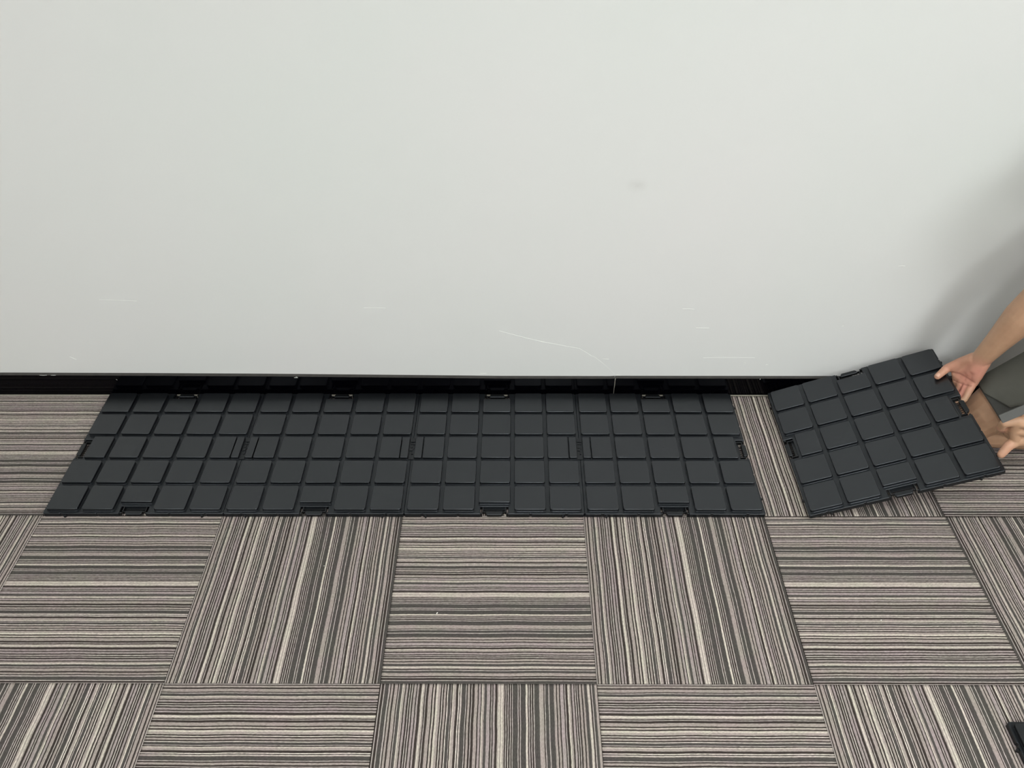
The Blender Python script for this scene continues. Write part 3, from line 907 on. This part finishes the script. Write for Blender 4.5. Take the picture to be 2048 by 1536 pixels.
def tube_leg(b_name, pts, rad, cut0, mat, thick=0.004, folds=0.004, seed=0, seg=56, rows=30, hem=None):
    """open cloth tube along pts with soft folds."""
    pts = [np.array(p, float) for p in pts]
    rs = np.random.RandomState(seed)
    V = []; F = []
    n = len(pts) - 1
    for i in range(rows + 1):
        t = i / rows * n; k = min(int(t), n - 1); f = t - k
        p = pts[k] * (1 - f) + pts[k + 1] * f; r = rad[k] * (1 - f) + rad[k + 1] * f
        d = pts[k + 1] - pts[k]; d /= np.linalg.norm(d)
        u = np.array([0, 0, 1.0]); u -= d * (u @ d); u /= np.linalg.norm(u); w = np.cross(d, u)
        for j in range(seg):
            a = 2 * math.pi * j / seg
            fr = folds * (math.sin(3 * a + i * 0.18 + seed) * 0.6 + math.sin(7 * a - i * 0.3) * 0.25)
            sk = 0.0
            if hem is not None:
                sk = hem(a) * (1 - i / rows)
            V.append(p + d * sk + (u * math.cos(a) + w * math.sin(a)) * (r + fr))
    for i in range(rows):
        for j in range(seg):
            j2 = (j + 1) % seg
            F.append((i * seg + j, i * seg + j2, (i + 1) * seg + j2, (i + 1) * seg + j))
    me = new_mesh(b_name, V, F, True)
    o = obj(b_name, me, mat, person, OFF)
    sm = o.modifiers.new('t', 'SOLIDIFY'); sm.thickness = thick; sm.offset = 0
    return o

tube_leg('shorts_leg', [(1.192, 0.270, 0.152), (1.225, 0.270, 0.192), (1.35, 0.262, 0.292), (1.575, 0.240, 0.410)], [0.084, 0.090, 0.104, 0.122], 0, M_short, hem=lambda a: 0.018 * math.cos(a), seed=1, folds=0.003)
tube_leg('shorts_leg', [(1.49, 0.015, 0.185), (1.56, 0.025, 0.27), (1.62, 0.035, 0.360)], [0.098, 0.108, 0.120], 0, M_short, seed=2, folds=0.003)
shell([((1.60, 0.20, 0.37), (1.64, 0.07, 0.37), 0.128, 0.128), ((1.62, 0.135, 0.37), (1.61, 0.135, 0.45), 0.137, 0.134)], 0.006, 'shorts_seat', M_short)
fp = [np.array(p) for p in [(1.205, 0.270, 0.168), (1.225, 0.270, 0.192), (1.35, 0.262, 0.292), (1.575, 0.240, 0.410)]]
fr_ = [0.091, 0.096, 0.111, 0.127]
V = []; F = []
NR, NA = 40, 30
for i in range(NR + 1):
    t = i / NR * 3; k = min(int(t), 2); f = t - k
    p = fp[k] * (1 - f) + fp[k + 1] * f; r = fr_[k] * (1 - f) + fr_[k + 1] * f
    dd = fp[k + 1] - fp[k]; dd /= np.linalg.norm(dd)
    u = np.array([0, 0, 1.0]); u -= dd * (u @ dd); u /= np.linalg.norm(u); w = np.cross(dd, u)
    phi = math.radians(8 + 85 * min(1, (i / NR) * 1.6))
    for j in range(NA + 1):
        a = -2.2 + (phi + 2.2) * j / NA
        V.append(p + (u * math.cos(a) + w * math.sin(a)) * (r + 0.0015 * math.sin(5 * a + i * 0.2)))
for i in range(NR):
    for j in range(NA):
        q = i * (NA + 1) + j
        F.append((q, q + 1, q + NA + 2, q + NA + 1))
fo = obj('shorts_flap', new_mesh('shorts_flap', V, F, True), M_flap, person, OFF)
sm = fo.modifiers.new('t', 'SOLIDIFY'); sm.thickness = 0.003; sm.offset = 0
shell([((1.61, 0.135, 0.45), (1.56, 0.13, 0.56), 0.138, 0.134), ((1.56, 0.13, 0.56), (1.47, 0.12, 0.745), 0.134, 0.138),
       ((1.45, 0.205, 0.745), (1.47, 0.035, 0.745), 0.118, 0.118), (RSH, (1.43, 0.16, 0.825), 0.072, 0.088),
       (LSH, (1.44, 0.08, 0.825), 0.072, 0.088), (RSH, (1.31, 0.287, 0.715), 0.070, 0.070), (LSH, (1.392, -0.052, 0.69), 0.070, 0.068)], 0.006, 'shirt', M_shirt)
shell([], 0.004, 'hair', M_hair, 2, ell=[(hp(-0.024, 0, 0.040), (0.098, 0.086, 0.098), AX)])
for sg in (-1, 1):
    bb = Body(); bb.ell(hp(0.070, sg * 0.031, 0.010), (0.0125, 0.0125, 0.0125), AX, 14)
    obj('eye', new_mesh('eye', bb.V, bb.F, True), M_eye, bo)

# bar in the near hand
p0 = np.array((1.0215, 0.014, 0.3545)); p1 = np.array((1.1290, 0.020, 0.4240))
d = (p1 - p0); L = np.linalg.norm(d); d /= L
nrm = np.array([-0.18, -0.80, 0.58]); nrm -= d * (nrm @ d); nrm /= np.linalg.norm(nrm)
sd = np.cross(nrm, d)
bar = obj('flat_bar', MB().rings(rrect(0, -0.0110, L, 0.0110, 0.0022), [(-0.0022, 0.0004), (-0.0016, 0), (0.0016, 0), (0.0022, 0.0005)]).mesh('flat_bar'), M_bar)
Mx = Matrix([[d[0], sd[0], nrm[0], p0[0]], [d[1], sd[1], nrm[1], p0[1]], [d[2], sd[2], nrm[2], p0[2]], [0, 0, 0, 1]])
bar.matrix_world = Mx
bar['label'] = 'flat dark grey bar with square end held in the near hand'
bar['category'] = 'bar'
